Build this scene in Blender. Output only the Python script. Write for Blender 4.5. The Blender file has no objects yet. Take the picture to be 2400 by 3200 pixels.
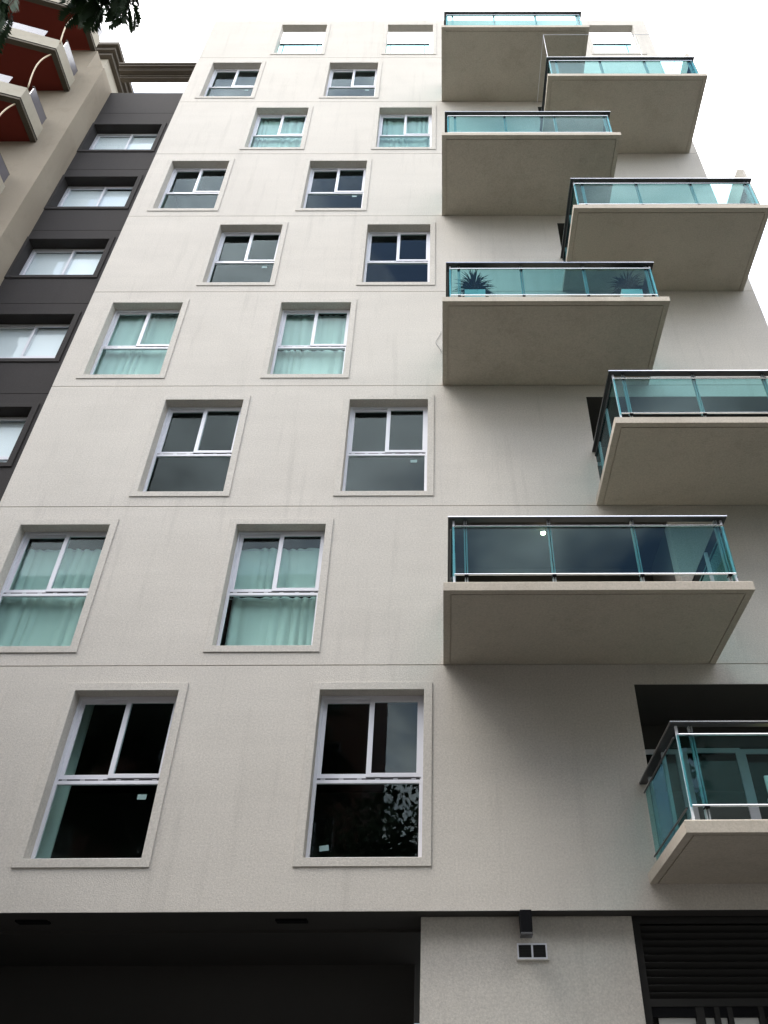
import bpy, bmesh, math, random
from mathutils import Vector, Matrix

scene = bpy.context.scene
COL = scene.collection
R = math.radians
random.seed(7)

# ------------------------------------------------------------------ camera
EYE = 1.6
DIST = 9.81
cam_d = bpy.data.cameras.new('camera')
cam = bpy.data.objects.new('camera', cam_d)
COL.objects.link(cam)
cam_d.sensor_fit = 'AUTO'
cam_d.sensor_width = 36.0
cam_d.lens = 2525.04 * 36.0 / 3200.0
cam_d.shift_x = -191.1 / 3200.0
cam_d.clip_start = 0.05
cam_d.clip_end = 2000
cam.matrix_world = (Matrix.Translation((0, -DIST, EYE)) @ Matrix.Rotation(-0.0043, 4, 'Z')
                    @ Matrix.Rotation(math.pi / 2 + 0.68336, 4, 'X') @ Matrix.Rotation(-0.0053, 4, 'Z'))
scene.camera = cam

# ------------------------------------------------------------------ world, sun, exposure
SUN_AZ, SUN_EL = R(250), R(62)          # azimuth clockwise from +Y
world = bpy.data.worlds.new('World')
scene.world = world
world.use_nodes = True
nt = world.node_tree
nt.nodes.clear()
w_out = nt.nodes.new('ShaderNodeOutputWorld')
w_bg = nt.nodes.new('ShaderNodeBackground')
w_sky = nt.nodes.new('ShaderNodeTexSky')
w_sky.sky_type = 'NISHITA'
w_sky.sun_disc = False
w_sky.sun_elevation = SUN_EL
w_sky.sun_rotation = SUN_AZ
w_sky.air_density = 1.0
w_sky.dust_density = 0.6
w_tc = nt.nodes.new('ShaderNodeTexCoord')
w_map = nt.nodes.new('ShaderNodeMapping')
w_map.inputs['Location'].default_value = (15.518, 1.824, -19.418)
w_map.inputs['Scale'].default_value = (1.0, 1.0, 1.5)
w_noise = nt.nodes.new('ShaderNodeTexNoise')
w_noise.inputs['Scale'].default_value = 2.8
w_noise.inputs['Detail'].default_value = 7
w_noise.inputs['Roughness'].default_value = 0.56
w_noise.inputs['Distortion'].default_value = 0.35
w_ramp = nt.nodes.new('ShaderNodeValToRGB')
w_ramp.color_ramp.elements[0].position = 0.40
w_ramp.color_ramp.elements[1].position = 0.54
w_mix = nt.nodes.new('ShaderNodeMix')
w_mix.data_type = 'RGBA'
CLOUD = 14.0
# standard overcast luminance: three times brighter overhead than at the horizon
w_sep = nt.nodes.new('ShaderNodeSeparateXYZ')
w_lum = nt.nodes.new('ShaderNodeMapRange')
w_lum.inputs['From Min'].default_value = 0.0
w_lum.inputs['From Max'].default_value = 1.0
w_lum.inputs['To Min'].default_value = CLOUD / 3.0
w_lum.inputs['To Max'].default_value = CLOUD
w_body = nt.nodes.new('ShaderNodeTexNoise')
w_body.inputs['Scale'].default_value = 5.5
w_body.inputs['Detail'].default_value = 6
w_body.inputs['Roughness'].default_value = 0.6
w_bmr = nt.nodes.new('ShaderNodeMapRange')
w_bmr.inputs['From Min'].default_value = 0.32
w_bmr.inputs['From Max'].default_value = 0.68
w_bmr.inputs['To Min'].default_value = 0.55
w_bmr.inputs['To Max'].default_value = 1.45
w_mul = nt.nodes.new('ShaderNodeMath')
w_mul.operation = 'MULTIPLY'
nt.links.new(w_map.outputs['Vector'], w_body.inputs['Vector'])
nt.links.new(w_body.outputs['Fac'], w_bmr.inputs['Value'])
nt.links.new(w_bmr.outputs[0], w_mul.inputs[1])
w_comb = nt.nodes.new('ShaderNodeCombineColor')
nt.links.new(w_tc.outputs['Generated'], w_sep.inputs[0])
nt.links.new(w_sep.outputs['Z'], w_lum.inputs['Value'])
nt.links.new(w_lum.outputs[0], w_mul.inputs[0])
for _i in range(3):
    nt.links.new(w_mul.outputs[0], w_comb.inputs[_i])
nt.links.new(w_comb.outputs[0], w_mix.inputs[7])
w_bg.inputs['Strength'].default_value = 0.07
nt.links.new(w_tc.outputs['Generated'], w_map.inputs['Vector'])
nt.links.new(w_map.outputs['Vector'], w_noise.inputs['Vector'])
nt.links.new(w_noise.outputs['Fac'], w_ramp.inputs['Fac'])
nt.links.new(w_ramp.outputs['Color'], w_mix.inputs[0])
nt.links.new(w_sky.outputs['Color'], w_mix.inputs[6])
nt.links.new(w_mix.outputs[2], w_bg.inputs['Color'])
nt.links.new(w_bg.outputs['Background'], w_out.inputs['Surface'])

sun_d = bpy.data.lights.new('sun', 'SUN')
sun_d.energy = 0.6
sun_d.angle = R(30)
sun_d.color = (1.0, 0.97, 0.92)
sun = bpy.data.objects.new('sun', sun_d)
COL.objects.link(sun)
sdir = Vector((math.sin(SUN_AZ) * math.cos(SUN_EL), math.cos(SUN_AZ) * math.cos(SUN_EL), math.sin(SUN_EL)))
sun.rotation_euler = sdir.to_track_quat('Z', 'Y').to_euler()
sun.location = (0, -30, 50)

scene.view_settings.view_transform = 'Standard'
scene.view_settings.look = 'None'
scene.view_settings.gamma = 1.0
scene.view_settings.use_curve_mapping = False
scene.view_settings.exposure = 2.62
scene.cycles.max_bounces = 5
scene.cycles.diffuse_bounces = 3
scene.cycles.glossy_bounces = 3
scene.cycles.transparent_max_bounces = 16

# ------------------------------------------------------------------ materials
MATS = {}


def new_mat(name):
    m = bpy.data.materials.new(name)
    m.use_nodes = True
    t = m.node_tree
    t.nodes.clear()
    out = t.nodes.new('ShaderNodeOutputMaterial')
    MATS[name] = m
    return m, t, out


def surface(name, col, rough=0.8, metal=0.0, var=0.06, vscale=1.2, grain=0.0, gscale=60, bump=0.0, bscale=80,
            spec=0.4, streak=0.0, dirt=None, bands=0.0):
    """Principled surface with cloudy tone variation, fine grain, rain streaks and relief."""
    m, t, out = new_mat(name)
    N, L = t.nodes, t.links
    p = N.new('ShaderNodeBsdfPrincipled')
    p.inputs['Roughness'].default_value = rough
    p.inputs['Metallic'].default_value = metal
    p.inputs['Specular IOR Level'].default_value = spec
    L.new(p.outputs[0], out.inputs['Surface'])
    tc = N.new('ShaderNodeTexCoord')
    geo = N.new('ShaderNodeNewGeometry')
    pos = geo.outputs['Position']

    def noise(scale, detail=4, rough_=0.55, vec=None):
        n = N.new('ShaderNodeTexNoise')
        n.inputs['Scale'].default_value = scale
        n.inputs['Detail'].default_value = detail
        n.inputs['Roughness'].default_value = rough_
        L.new(vec or pos, n.inputs['Vector'])
        return n.outputs['Fac']

    def math_(op, a, b):
        n = N.new('ShaderNodeMath')
        n.operation = op
        for i, v in enumerate((a, b)):
            if isinstance(v, (int, float)):
                n.inputs[i].default_value = v
            else:
                L.new(v, n.inputs[i])
        return n.outputs[0]

    fac = math_('MULTIPLY_ADD', noise(vscale, 4, 0.6), 2 * var)
    fac.node.inputs[2].default_value = 1 - var
    if grain:
        g = math_('MULTIPLY_ADD', noise(gscale, 2, 0.7), 2 * grain)
        g.node.inputs[2].default_value = 1 - grain
        fac = math_('MULTIPLY', fac, g)
    if streak:
        mp = N.new('ShaderNodeMapping')
        mp.inputs['Scale'].default_value = (5.0, 5.0, 0.35)
        L.new(pos, mp.inputs['Vector'])
        s = noise(1.0, 5, 0.65, mp.outputs['Vector'])
        mr = N.new('ShaderNodeMapRange')
        mr.inputs['From Min'].default_value = 0.55
        mr.inputs['From Max'].default_value = 0.80
        mr.inputs['To Min'].default_value = 1.0
        mr.inputs['To Max'].default_value = 1 - streak
        L.new(s, mr.inputs['Value'])
        fac = math_('MULTIPLY', fac, mr.outputs[0])
    if bands:
        mp = N.new('ShaderNodeMapping')
        mp.inputs['Scale'].default_value = (0.45, 0.45, 3.2)
        L.new(pos, mp.inputs['Vector'])
        bd = math_('MULTIPLY_ADD', noise(1.0, 3, 0.6, mp.outputs['Vector']), 2 * bands)
        bd.node.inputs[2].default_value = 1 - bands
        fac = math_('MULTIPLY', fac, bd)
    mixc = N.new('ShaderNodeMix')
    mixc.data_type = 'RGBA'
    mixc.blend_type = 'MULTIPLY'
    mixc.inputs[0].default_value = 1.0
    mixc.inputs[6].default_value = (*col, 1)
    comb = N.new('ShaderNodeCombineColor')
    for i in range(3):
        L.new(fac, comb.inputs[i])
    L.new(comb.outputs[0], mixc.inputs[7])
    last = mixc.outputs[2]
    if dirt:
        dcol, dscale, amount = dirt
        d = noise(dscale, 4, 0.7)
        mr = N.new('ShaderNodeMapRange')
        mr.inputs['From Min'].default_value = 0.52
        mr.inputs['From Max'].default_value = 0.78
        mr.inputs['To Max'].default_value = amount
        L.new(d, mr.inputs['Value'])
        mx = N.new('ShaderNodeMix')
        mx.data_type = 'RGBA'
        L.new(mr.outputs[0], mx.inputs[0])
        L.new(last, mx.inputs[6])
        mx.inputs[7].default_value = (*dcol, 1)
        last = mx.outputs[2]
    L.new(last, p.inputs['Base Color'])
    if bump:
        b = N.new('ShaderNodeBump')
        b.inputs['Strength'].default_value = bump
        b.inputs['Distance'].default_value = 0.01
        L.new(noise(bscale, 3, 0.6), b.inputs['Height'])
        L.new(b.outputs[0], p.inputs['Normal'])
    return m


def glass(name, tint, rough=0.0, f0=0.04, wave=0.0, scale=1.0):
    """Clear pane: tinted transmission plus Fresnel reflection on both faces of a thin slab."""
    m, t, out = new_mat(name)
    N, L = t.nodes, t.links
    tr = N.new('ShaderNodeBsdfTransparent')
    tr.inputs['Color'].default_value = (*tint, 1)
    gl = N.new('ShaderNodeBsdfGlossy')
    gl.inputs['Roughness'].default_value = rough
    gl.inputs['Color'].default_value = (0.84, 0.93, 1.0, 1)
    lw = N.new('ShaderNodeLayerWeight')
    lw.inputs['Blend'].default_value = 0.5
    pw = N.new('ShaderNodeMath')
    pw.operation = 'POWER'
    pw.inputs[1].default_value = 5
    L.new(lw.outputs['Facing'], pw.inputs[0])
    ma = N.new('ShaderNodeMath')
    ma.operation = 'MULTIPLY_ADD'
    ma.inputs[1].default_value = (1 - f0) * scale
    ma.inputs[2].default_value = f0
    L.new(pw.outputs[0], ma.inputs[0])
    mx = N.new('ShaderNodeMixShader')
    L.new(ma.outputs[0], mx.inputs[0])
    L.new(tr.outputs[0], mx.inputs[1])
    L.new(gl.outputs[0], mx.inputs[2])
    L.new(mx.outputs[0], out.inputs['Surface'])
    if wave:
        geo = N.new('ShaderNodeNewGeometry')
        n = N.new('ShaderNodeTexNoise')
        n.inputs['Scale'].default_value = 1.3
        n.inputs['Detail'].default_value = 1
        L.new(geo.outputs['Position'], n.inputs['Vector'])
        b = N.new('ShaderNodeBump')
        b.inputs['Strength'].default_value = wave
        b.inputs['Distance'].default_value = 0.02
        L.new(n.outputs['Fac'], b.inputs['Height'])
        L.new(b.outputs[0], gl.inputs['Normal'])
    return m


def cloth(name, col, trans=0.35):
    m, t, out = new_mat(name)
    N, L = t.nodes, t.links
    d = N.new('ShaderNodeBsdfDiffuse')
    d.inputs['Color'].default_value = (*col, 1)
    tl = N.new('ShaderNodeBsdfTranslucent')
    tl.inputs['Color'].default_value = (*col, 1)
    n = N.new('ShaderNodeTexNoise')
    n.inputs['Scale'].default_value = 9
    n.inputs['Detail'].default_value = 4
    mr = N.new('ShaderNodeMapRange')
    mr.inputs['To Min'].default_value = trans - 0.12
    mr.inputs['To Max'].default_value = trans + 0.12
    L.new(n.outputs['Fac'], mr.inputs['Value'])
    mx = N.new('ShaderNodeMixShader')
    L.new(mr.outputs[0], mx.inputs[0])
    L.new(d.outputs[0], mx.inputs[1])
    L.new(tl.outputs[0], mx.inputs[2])
    L.new(mx.outputs[0], out.inputs['Surface'])
    return m


def emitter(name, col, strength):
    m, t, out = new_mat(name)
    e = t.nodes.new('ShaderNodeEmission')
    e.inputs['Color'].default_value = (*col, 1)
    e.inputs['Strength'].default_value = strength
    t.links.new(e.outputs[0], out.inputs['Surface'])
    return m


surface('stucco', (0.55, 0.512, 0.460), 0.9, var=0.11, vscale=1.1, grain=0.32, gscale=42, bump=0.4, bscale=70,
        spec=0.2, streak=0.16, bands=0.07, dirt=((0.37, 0.345, 0.315), 0.55, 0.30))
surface('stucco_trim', (0.535, 0.50, 0.45), 0.9, var=0.09, vscale=1.4, grain=0.30, gscale=44, bump=0.3, bscale=90,
        spec=0.2, dirt=((0.34, 0.31, 0.27), 1.1, 0.25))
surface('slab_concrete', (0.47, 0.42, 0.35), 0.9, var=0.09, vscale=1.0, grain=0.28, gscale=38, bump=0.3, bscale=70,
        spec=0.2, streak=0.14, dirt=((0.27, 0.22, 0.17), 1.3, 0.35))
surface('dark_stucco', (0.042, 0.038, 0.037), 0.9, var=0.12, vscale=1.1, grain=0.3, gscale=42, bump=0.35, bscale=90,
        spec=0.25, streak=0.10)
surface('tan_stucco', (0.31, 0.265, 0.205), 0.9, var=0.09, vscale=1.0, grain=0.10, gscale=50, bump=0.4, bscale=70,
        spec=0.2, streak=0.12, dirt=((0.15, 0.12, 0.085), 1.0, 0.45))
surface('cream_parapet', (0.38, 0.345, 0.28), 0.9, var=0.08, vscale=1.3, grain=0.10, gscale=50, bump=0.3, bscale=70,
        spec=0.2, streak=0.12, dirt=((0.22, 0.18, 0.13), 1.4, 0.35))
surface('red_plaster', (0.17, 0.026, 0.016), 0.85, var=0.10, vscale=1.2, grain=0.10, gscale=45, bump=0.3, spec=0.25)
surface('weathered_moulding', (0.10, 0.085, 0.065), 0.9, var=0.16, vscale=2.4, grain=0.14, gscale=50, bump=0.4,
        spec=0.2, dirt=((0.06, 0.05, 0.035), 2.0, 0.5))
surface('cornice_paint', (0.11, 0.095, 0.078), 0.9, var=0.14, vscale=2.0, grain=0.12, gscale=45, bump=0.4,
        spec=0.2, dirt=((0.09, 0.075, 0.055), 1.6, 0.6))
surface('white_aluminium', (0.70, 0.70, 0.745), 0.38, var=0.03, vscale=3, spec=0.5)
surface('grey_aluminium', (0.46, 0.46, 0.49), 0.35, var=0.04, vscale=3, spec=0.5)
surface('track_black', (0.02, 0.02, 0.022), 0.6, var=0.1, vscale=6)
surface('steel', (0.62, 0.62, 0.64), 0.24, metal=1.0, var=0.05, vscale=5)
surface('dark_steel', (0.07, 0.068, 0.07), 0.35, metal=0.3, var=0.08, vscale=5)
surface('post_paint', (0.34, 0.37, 0.38), 0.4, var=0.05, vscale=4)
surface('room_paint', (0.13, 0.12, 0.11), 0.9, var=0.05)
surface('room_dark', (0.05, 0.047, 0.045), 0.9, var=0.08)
surface('blind_white', (0.86, 0.86, 0.88), 0.7, var=0.03)
surface('sticker_paper', (0.22, 0.33, 0.33), 0.7, var=0.05)
surface('black_plastic', (0.006, 0.006, 0.007), 0.85, var=0.1, spec=0.08)
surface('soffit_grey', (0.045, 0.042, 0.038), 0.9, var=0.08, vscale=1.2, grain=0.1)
surface('gate_paint', (0.022, 0.021, 0.020), 0.7, var=0.10, vscale=2, spec=0.2)
surface('pot_white', (0.74, 0.74, 0.73), 0.5, var=0.05)
surface('plant_green', (0.022, 0.036, 0.018), 0.6, var=0.3, vscale=6)
surface('leaf_green', (0.020, 0.045, 0.012), 0.65, var=0.4, vscale=5, spec=0.2)
surface('bark', (0.10, 0.075, 0.05), 0.95, var=0.25, vscale=6, bump=0.8, bscale=25)
surface('asphalt', (0.035, 0.035, 0.036), 0.95, var=0.15, vscale=0.6, grain=0.2, gscale=40, bump=0.4)
surface('paving', (0.085, 0.082, 0.076), 0.9, var=0.12, vscale=0.8, grain=0.12, gscale=30, bump=0.3)
surface('kerb_stone', (0.22, 0.215, 0.20), 0.9, var=0.12, vscale=2)
surface('paint_line', (0.75, 0.75, 0.72), 0.8, var=0.1, vscale=3)
surface('brick_red', (0.13, 0.055, 0.038), 0.9, var=0.15, vscale=1.0, grain=0.15, gscale=20, bump=0.4)
surface('pale_render', (0.25, 0.235, 0.205), 0.9, var=0.1, vscale=0.7, grain=0.1)
surface('chair_plastic', (0.78, 0.78, 0.76), 0.45, var=0.03)
surface('cushion_cloth', (0.62, 0.62, 0.24), 0.9, var=0.1, vscale=4, dirt=((0.12, 0.28, 0.07), 9, 0.9))
surface('cable_grey', (0.30, 0.29, 0.28), 0.6)
surface('hose_tan', (0.50, 0.40, 0.27), 0.6, var=0.1, vscale=4)
surface('glimpse_pale', (0.70, 0.69, 0.66), 0.8, var=0.05)
glass('window_glass', (0.82, 0.92, 0.905), f0=0.016, scale=0.36)
glass('door_glass', (0.80, 0.90, 0.89), f0=0.045, scale=0.5)
glass('rail_glass', (0.57, 0.80, 0.81), f0=0.015, scale=0.30)
glass('smoked_glass', (0.62, 0.64, 0.68), f0=0.04)
glass('clear_glass', (0.93, 0.96, 0.96), f0=0.022, scale=0.55)
surface('frosted_panel', (0.11, 0.105, 0.125), 0.25, var=0.2, vscale=3, spec=0.6)
surface('handrail_shade', (0.02, 0.02, 0.022), 0.35, var=0.08, vscale=5)  # near-black stands in for the dark reflection under a steel rail
cloth('curtain_cloth', (0.86, 0.89, 0.86), 0.25)
emitter('bulb_glow', (1.0, 0.78, 0.45), 30)

# ------------------------------------------------------------------ mesh helpers


class MB:
    """Collects faces (with material slots) for ONE mesh."""

    def __init__(self):
        self.v, self.f, self.m, self.mats = [], [], [], []

    def slot(self, mat):
        if mat not in self.mats:
            self.mats.append(mat)
        return self.mats.index(mat)

    def face(self, pts, mat):
        i = len(self.v)
        self.v += [tuple(p) for p in pts]
        self.f.append(tuple(range(i, i + len(pts))))
        self.m.append(self.slot(mat))

    def box(self, x0, x1, y0, y1, z0, z1, mat):
        i = len(self.v)
        self.v += [(x0, y0, z0), (x1, y0, z0), (x1, y1, z0), (x0, y1, z0),
                   (x0, y0, z1), (x1, y0, z1), (x1, y1, z1), (x0, y1, z1)]
        s = self.slot(mat)
        for q in ((0, 3, 2, 1), (4, 5, 6, 7), (0, 1, 5, 4), (1, 2, 6, 5), (2, 3, 7, 6), (3, 0, 4, 7)):
            self.f.append(tuple(i + k for k in q))
            self.m.append(s)
        return self

    def ring(self, x0, x1, z0, z1, l, r, b, t, y0, y1, mat):
        """Rectangular frame in the XZ plane with member widths l r b t."""
        i = len(self.v)
        o = [(x0, z0), (x1, z0), (x1, z1), (x0, z1)]
        n = [(x0 + l, z0 + b), (x1 - r, z0 + b), (x1 - r, z1 - t), (x0 + l, z1 - t)]
        for y in (y0, y1):
            self.v += [(x, y, z) for x, z in o] + [(x, y, z) for x, z in n]
        s = self.slot(mat)
        for k in range(4):
            j = (k + 1) % 4
            for q in ((k, j, 4 + j, 4 + k), (8 + k, 12 + k, 12 + j, 8 + j), (k, 8 + k, 8 + j, j),
                      (4 + k, 4 + j, 12 + j, 12 + k)):
                self.f.append(tuple(i + a for a in q))
                self.m.append(s)
        return self

    def prism(self, poly, z0, z1, mat, mat_bottom=None):
        """Vertical prism over an XY polygon (counter-clockwise)."""
        n = len(poly)
        i = len(self.v)
        self.v += [(x, y, z0) for x, y in poly] + [(x, y, z1) for x, y in poly]
        s = self.slot(mat)
        sb = self.slot(mat_bottom or mat)
        self.f.append(tuple(i + k for k in reversed(range(n))))
        self.m.append(sb)
        self.f.append(tuple(i + n + k for k in range(n)))
        self.m.append(s)
        for k in range(n):
            j = (k + 1) % n
            self.f.append((i + k, i + j, i + n + j, i + n + k))
            self.m.append(s)
        return self

    def tube(self, pts, rad, mat, seg=8, taper=None):
        """Round tube through points; taper = list of radii."""
        pts = [Vector(p) for p in pts]
        s = self.slot(mat)
        base = len(self.v)
        n = len(pts)
        up = None
        for k, p in enumerate(pts):
            d = (pts[min(k + 1, n - 1)] - pts[max(k - 1, 0)])
            d = d.normalized() if d.length > 1e-9 else Vector((0, 0, 1))
            if up is None:
                up = Vector((0, 0, 1)) if abs(d.z) < 0.9 else Vector((1, 0, 0))
            a = d.cross(up).normalized()
            b = a.cross(d).normalized()
            up = b
            r = taper[k] if taper else rad
            for q in range(seg):
                th = 2 * math.pi * q / seg
                self.v.append(tuple(p + a * (r * math.cos(th)) + b * (r * math.sin(th))))
        for k in range(n - 1):
            for q in range(seg):
                q2 = (q + 1) % seg
                self.f.append((base + k * seg + q, base + k * seg + q2, base + (k + 1) * seg + q2, base + (k + 1) * seg + q))
                self.m.append(s)
        self.f.append(tuple(base + q for q in range(seg)))
        self.m.append(s)
        self.f.append(tuple(base + (n - 1) * seg + q for q in reversed(range(seg))))
        self.m.append(s)
        return self

    def build(self, name, parent=None, bevel=0.0, smooth=False, loc=None):
        me = bpy.data.meshes.new(name)
        me.from_pydata(self.v, [], self.f)
        for mt in self.mats:
            me.materials.append(MATS[mt])
        me.polygons.foreach_set('material_index', self.m)
        bm = bmesh.new()
        bm.from_mesh(me)
        if bevel:
            bmesh.ops.remove_doubles(bm, verts=bm.verts, dist=1e-5)
        bmesh.ops.recalc_face_normals(bm, faces=bm.faces)
        if bevel:
            es = [e for e in bm.edges if len(e.link_faces) == 2 and e.calc_face_angle(0) > 0.6]
            bmesh.ops.bevel(bm, geom=es, offset=bevel, offset_type='OFFSET', segments=2, profile=0.5,
                            affect='EDGES', clamp_overlap=True)
        bm.to_mesh(me)
        bm.free()
        if smooth:
            me.polygons.foreach_set('use_smooth', [True] * len(me.polygons))
        me.update()
        o = bpy.data.objects.new(name, me)
        COL.objects.link(o)
        if parent is not None:
            o.parent = parent
            if parent.type == 'EMPTY':
                o.matrix_parent_inverse = Matrix.Translation(-parent.location)
            else:
                o.matrix_parent_inverse = Matrix.Identity(4)
        return o


def tag(o, label=None, cat=None, group=None, kind=None):
    for k, v in (('label', label), ('category', cat), ('group', group), ('kind', kind)):
        if v:
            o[k] = v
    return o


def empty(name, loc, label, cat, group=None):
    o = bpy.data.objects.new(name, None)
    o.empty_display_size = 0.2
    o.location = loc
    COL.objects.link(o)
    return tag(o, label, cat, group)


def wall_sheet(mb, x0, x1, z0, z1, y0, y1, holes, mat):
    """Closed wall slab in the XZ plane with rectangular holes (hx0, hx1, hz0, hz1)."""
    xs = sorted({x0, x1, *[h[0] for h in holes], *[h[1] for h in holes]})
    zs = sorted({z0, z1, *[min(max(h[2], z0), z1) for h in holes], *[min(max(h[3], z0), z1) for h in holes]})
    xs = [x for x in xs if x0 <= x <= x1]
    nx, nz = len(xs) - 1, len(zs) - 1

    def solid(i, j):
        if not (0 <= i < nx and 0 <= j < nz):
            return False
        cx, cz = (xs[i] + xs[i + 1]) / 2, (zs[j] + zs[j + 1]) / 2
        return not any(h[0] < cx < h[1] and h[2] < cz < h[3] for h in holes)

    for i in range(nx):
        for j in range(nz):
            if not solid(i, j):
                continue
            a, b, c, d = xs[i], xs[i + 1], zs[j], zs[j + 1]
            mb.face([(a, y0, c), (b, y0, c), (b, y0, d), (a, y0, d)], mat)
            mb.face([(a, y1, c), (a, y1, d), (b, y1, d), (b, y1, c)], mat)
            if not solid(i - 1, j):
                mb.face([(a, y0, c), (a, y0, d), (a, y1, d), (a, y1, c)], mat)
            if not solid(i + 1, j):
                mb.face([(b, y0, c), (b, y1, c), (b, y1, d), (b, y0, d)], mat)
            if not solid(i, j - 1):
                mb.face([(a, y0, c), (a, y1, c), (b, y1, c), (b, y0, c)], mat)
            if not solid(i, j + 1):
                mb.face([(a, y0, d), (b, y0, d), (b, y1, d), (a, y1, d)], mat)


# ------------------------------------------------------------------ street
tag(MB().box(-300, 300, -300, 300, -0.6, -0.02, 'asphalt').build('ground'), kind='structure')
tag(MB().box(-120, 120, -13.5, -4.5, -0.019, 0.0, 'asphalt').build('road'), kind='structure')
tag(MB().box(-120, 120, -4.3, 30, -0.019, 0.12, 'paving').build('pavement'), kind='structure')
tag(MB().box(-120, 120, -4.5, -4.3, -0.019, 0.13, 'kerb_stone').build('kerb', bevel=0.015), kind='structure')
tag(MB().box(-120, 120, -40, -13.7, -0.019, 0.12, 'paving').build('pavement_opposite'), kind='structure')
tag(MB().box(-120, 120, -13.7, -13.5, -0.019, 0.13, 'kerb_stone').build('kerb_opposite', bevel=0.015), kind='structure')
mk = MB()
for i in range(-20, 21):
    mk.box(i * 4 - 1, i * 4 + 1, -9.06, -8.94, 0.0, 0.004, 'paint_line')
tag(mk.build('lane_marking'), kind='structure')

# ------------------------------------------------------------------ white apartment building
H = 2.8
Z0 = 5.3152 + EYE            # first joint line (floor between first and second storey)
XL, XR = -6.99, 6.287
TOP = 27.6505 + EYE
BOT = 2.2433 + EYE
T = 0.24                     # facade thickness
SURR = 0.11
EVEN = [(-4.87, -3.50), (-1.63, -0.25)]
ODD = [(-6.51, -5.13), (-3.18, -1.80)]
BX = (0.007, 3.704)
RX = (2.432, 6.077)
D = 1.815


def base(row):
    return Z0 + (row - 1) * H


apt = empty('apartment_building', (0, 3, 0), 'off-white rendered apartment tower with staggered glass-railed balconies and square-framed windows',
            'building')

J = 0.007
row_holes = {}
for row in range(9):
    b = base(row)
    holes = [(x0, x1, b + 0.30, b + 2.43) for x0, x1 in (EVEN if row % 2 == 0 else ODD)]
    if row < 8:
        d0, d1 = (2.55, 5.95) if row % 2 == 0 else (0.12, 3.50)
        holes.append((d0, d1, b + 0.13, b + 2.50))
    else:
        holes = [(x0, x1, b + 0.30, b + 2.37) for x0, x1 in EVEN] + [(4.49, 5.87, b + 0.30, b + 2.32)]
    row_holes[row] = holes
    mb = MB()
    z0 = BOT if row == 0 else b + J
    z1 = TOP if row == 8 else b + H - J
    wall_sheet(mb, XL, XR, z0, z1, 0, 0.20 if row == 8 else T, holes, 'stucco')
    mb.build('parapet_wall' if row == 8 else 'wall_panel', apt)
# recessed joint bottoms
for row in range(1, 9):
    b = base(row)
    MB().box(XL + 0.01, XR - 0.01, 0.014, 0.19, b - J + 0.0002, b + J - 0.0002, 'stucco_trim').build('joint', apt)

# shell: sides, back, terrace
mb = MB().box(XL, XL + 0.2, T + 0.001, 9, BOT, base(8) + 0.3, 'stucco')
mb.build('side_wall', apt)
MB().box(XR - 0.2, XR, T + 0.001, 9, BOT, base(8) + 0.3, 'stucco').build('side_wall', apt)
MB().box(XL + 0.2, XR - 0.2, 8.8, 9, BOT, base(8) + 0.3, 'stucco').build('back_wall', apt)
MB().box(XL + 0.21, XR - 0.21, T + 0.001, 8.79, base(8) - 0.12, base(8) + 0.10, 'paving').build('terrace_floor', apt)


# interiors: one per storey, rooms divided by party walls
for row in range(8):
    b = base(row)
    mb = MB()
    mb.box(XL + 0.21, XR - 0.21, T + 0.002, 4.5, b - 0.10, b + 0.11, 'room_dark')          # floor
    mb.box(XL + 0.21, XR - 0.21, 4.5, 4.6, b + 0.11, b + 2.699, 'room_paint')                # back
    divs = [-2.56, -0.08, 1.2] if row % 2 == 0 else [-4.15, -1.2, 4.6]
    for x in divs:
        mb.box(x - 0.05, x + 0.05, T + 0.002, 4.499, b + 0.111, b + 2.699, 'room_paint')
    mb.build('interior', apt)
MB().box(XL + 0.21, XR - 0.21, T + 0.002, 4.5, base(7) + 2.70, base(8) - 0.13, 'room_paint').build('ceiling', apt)


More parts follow.
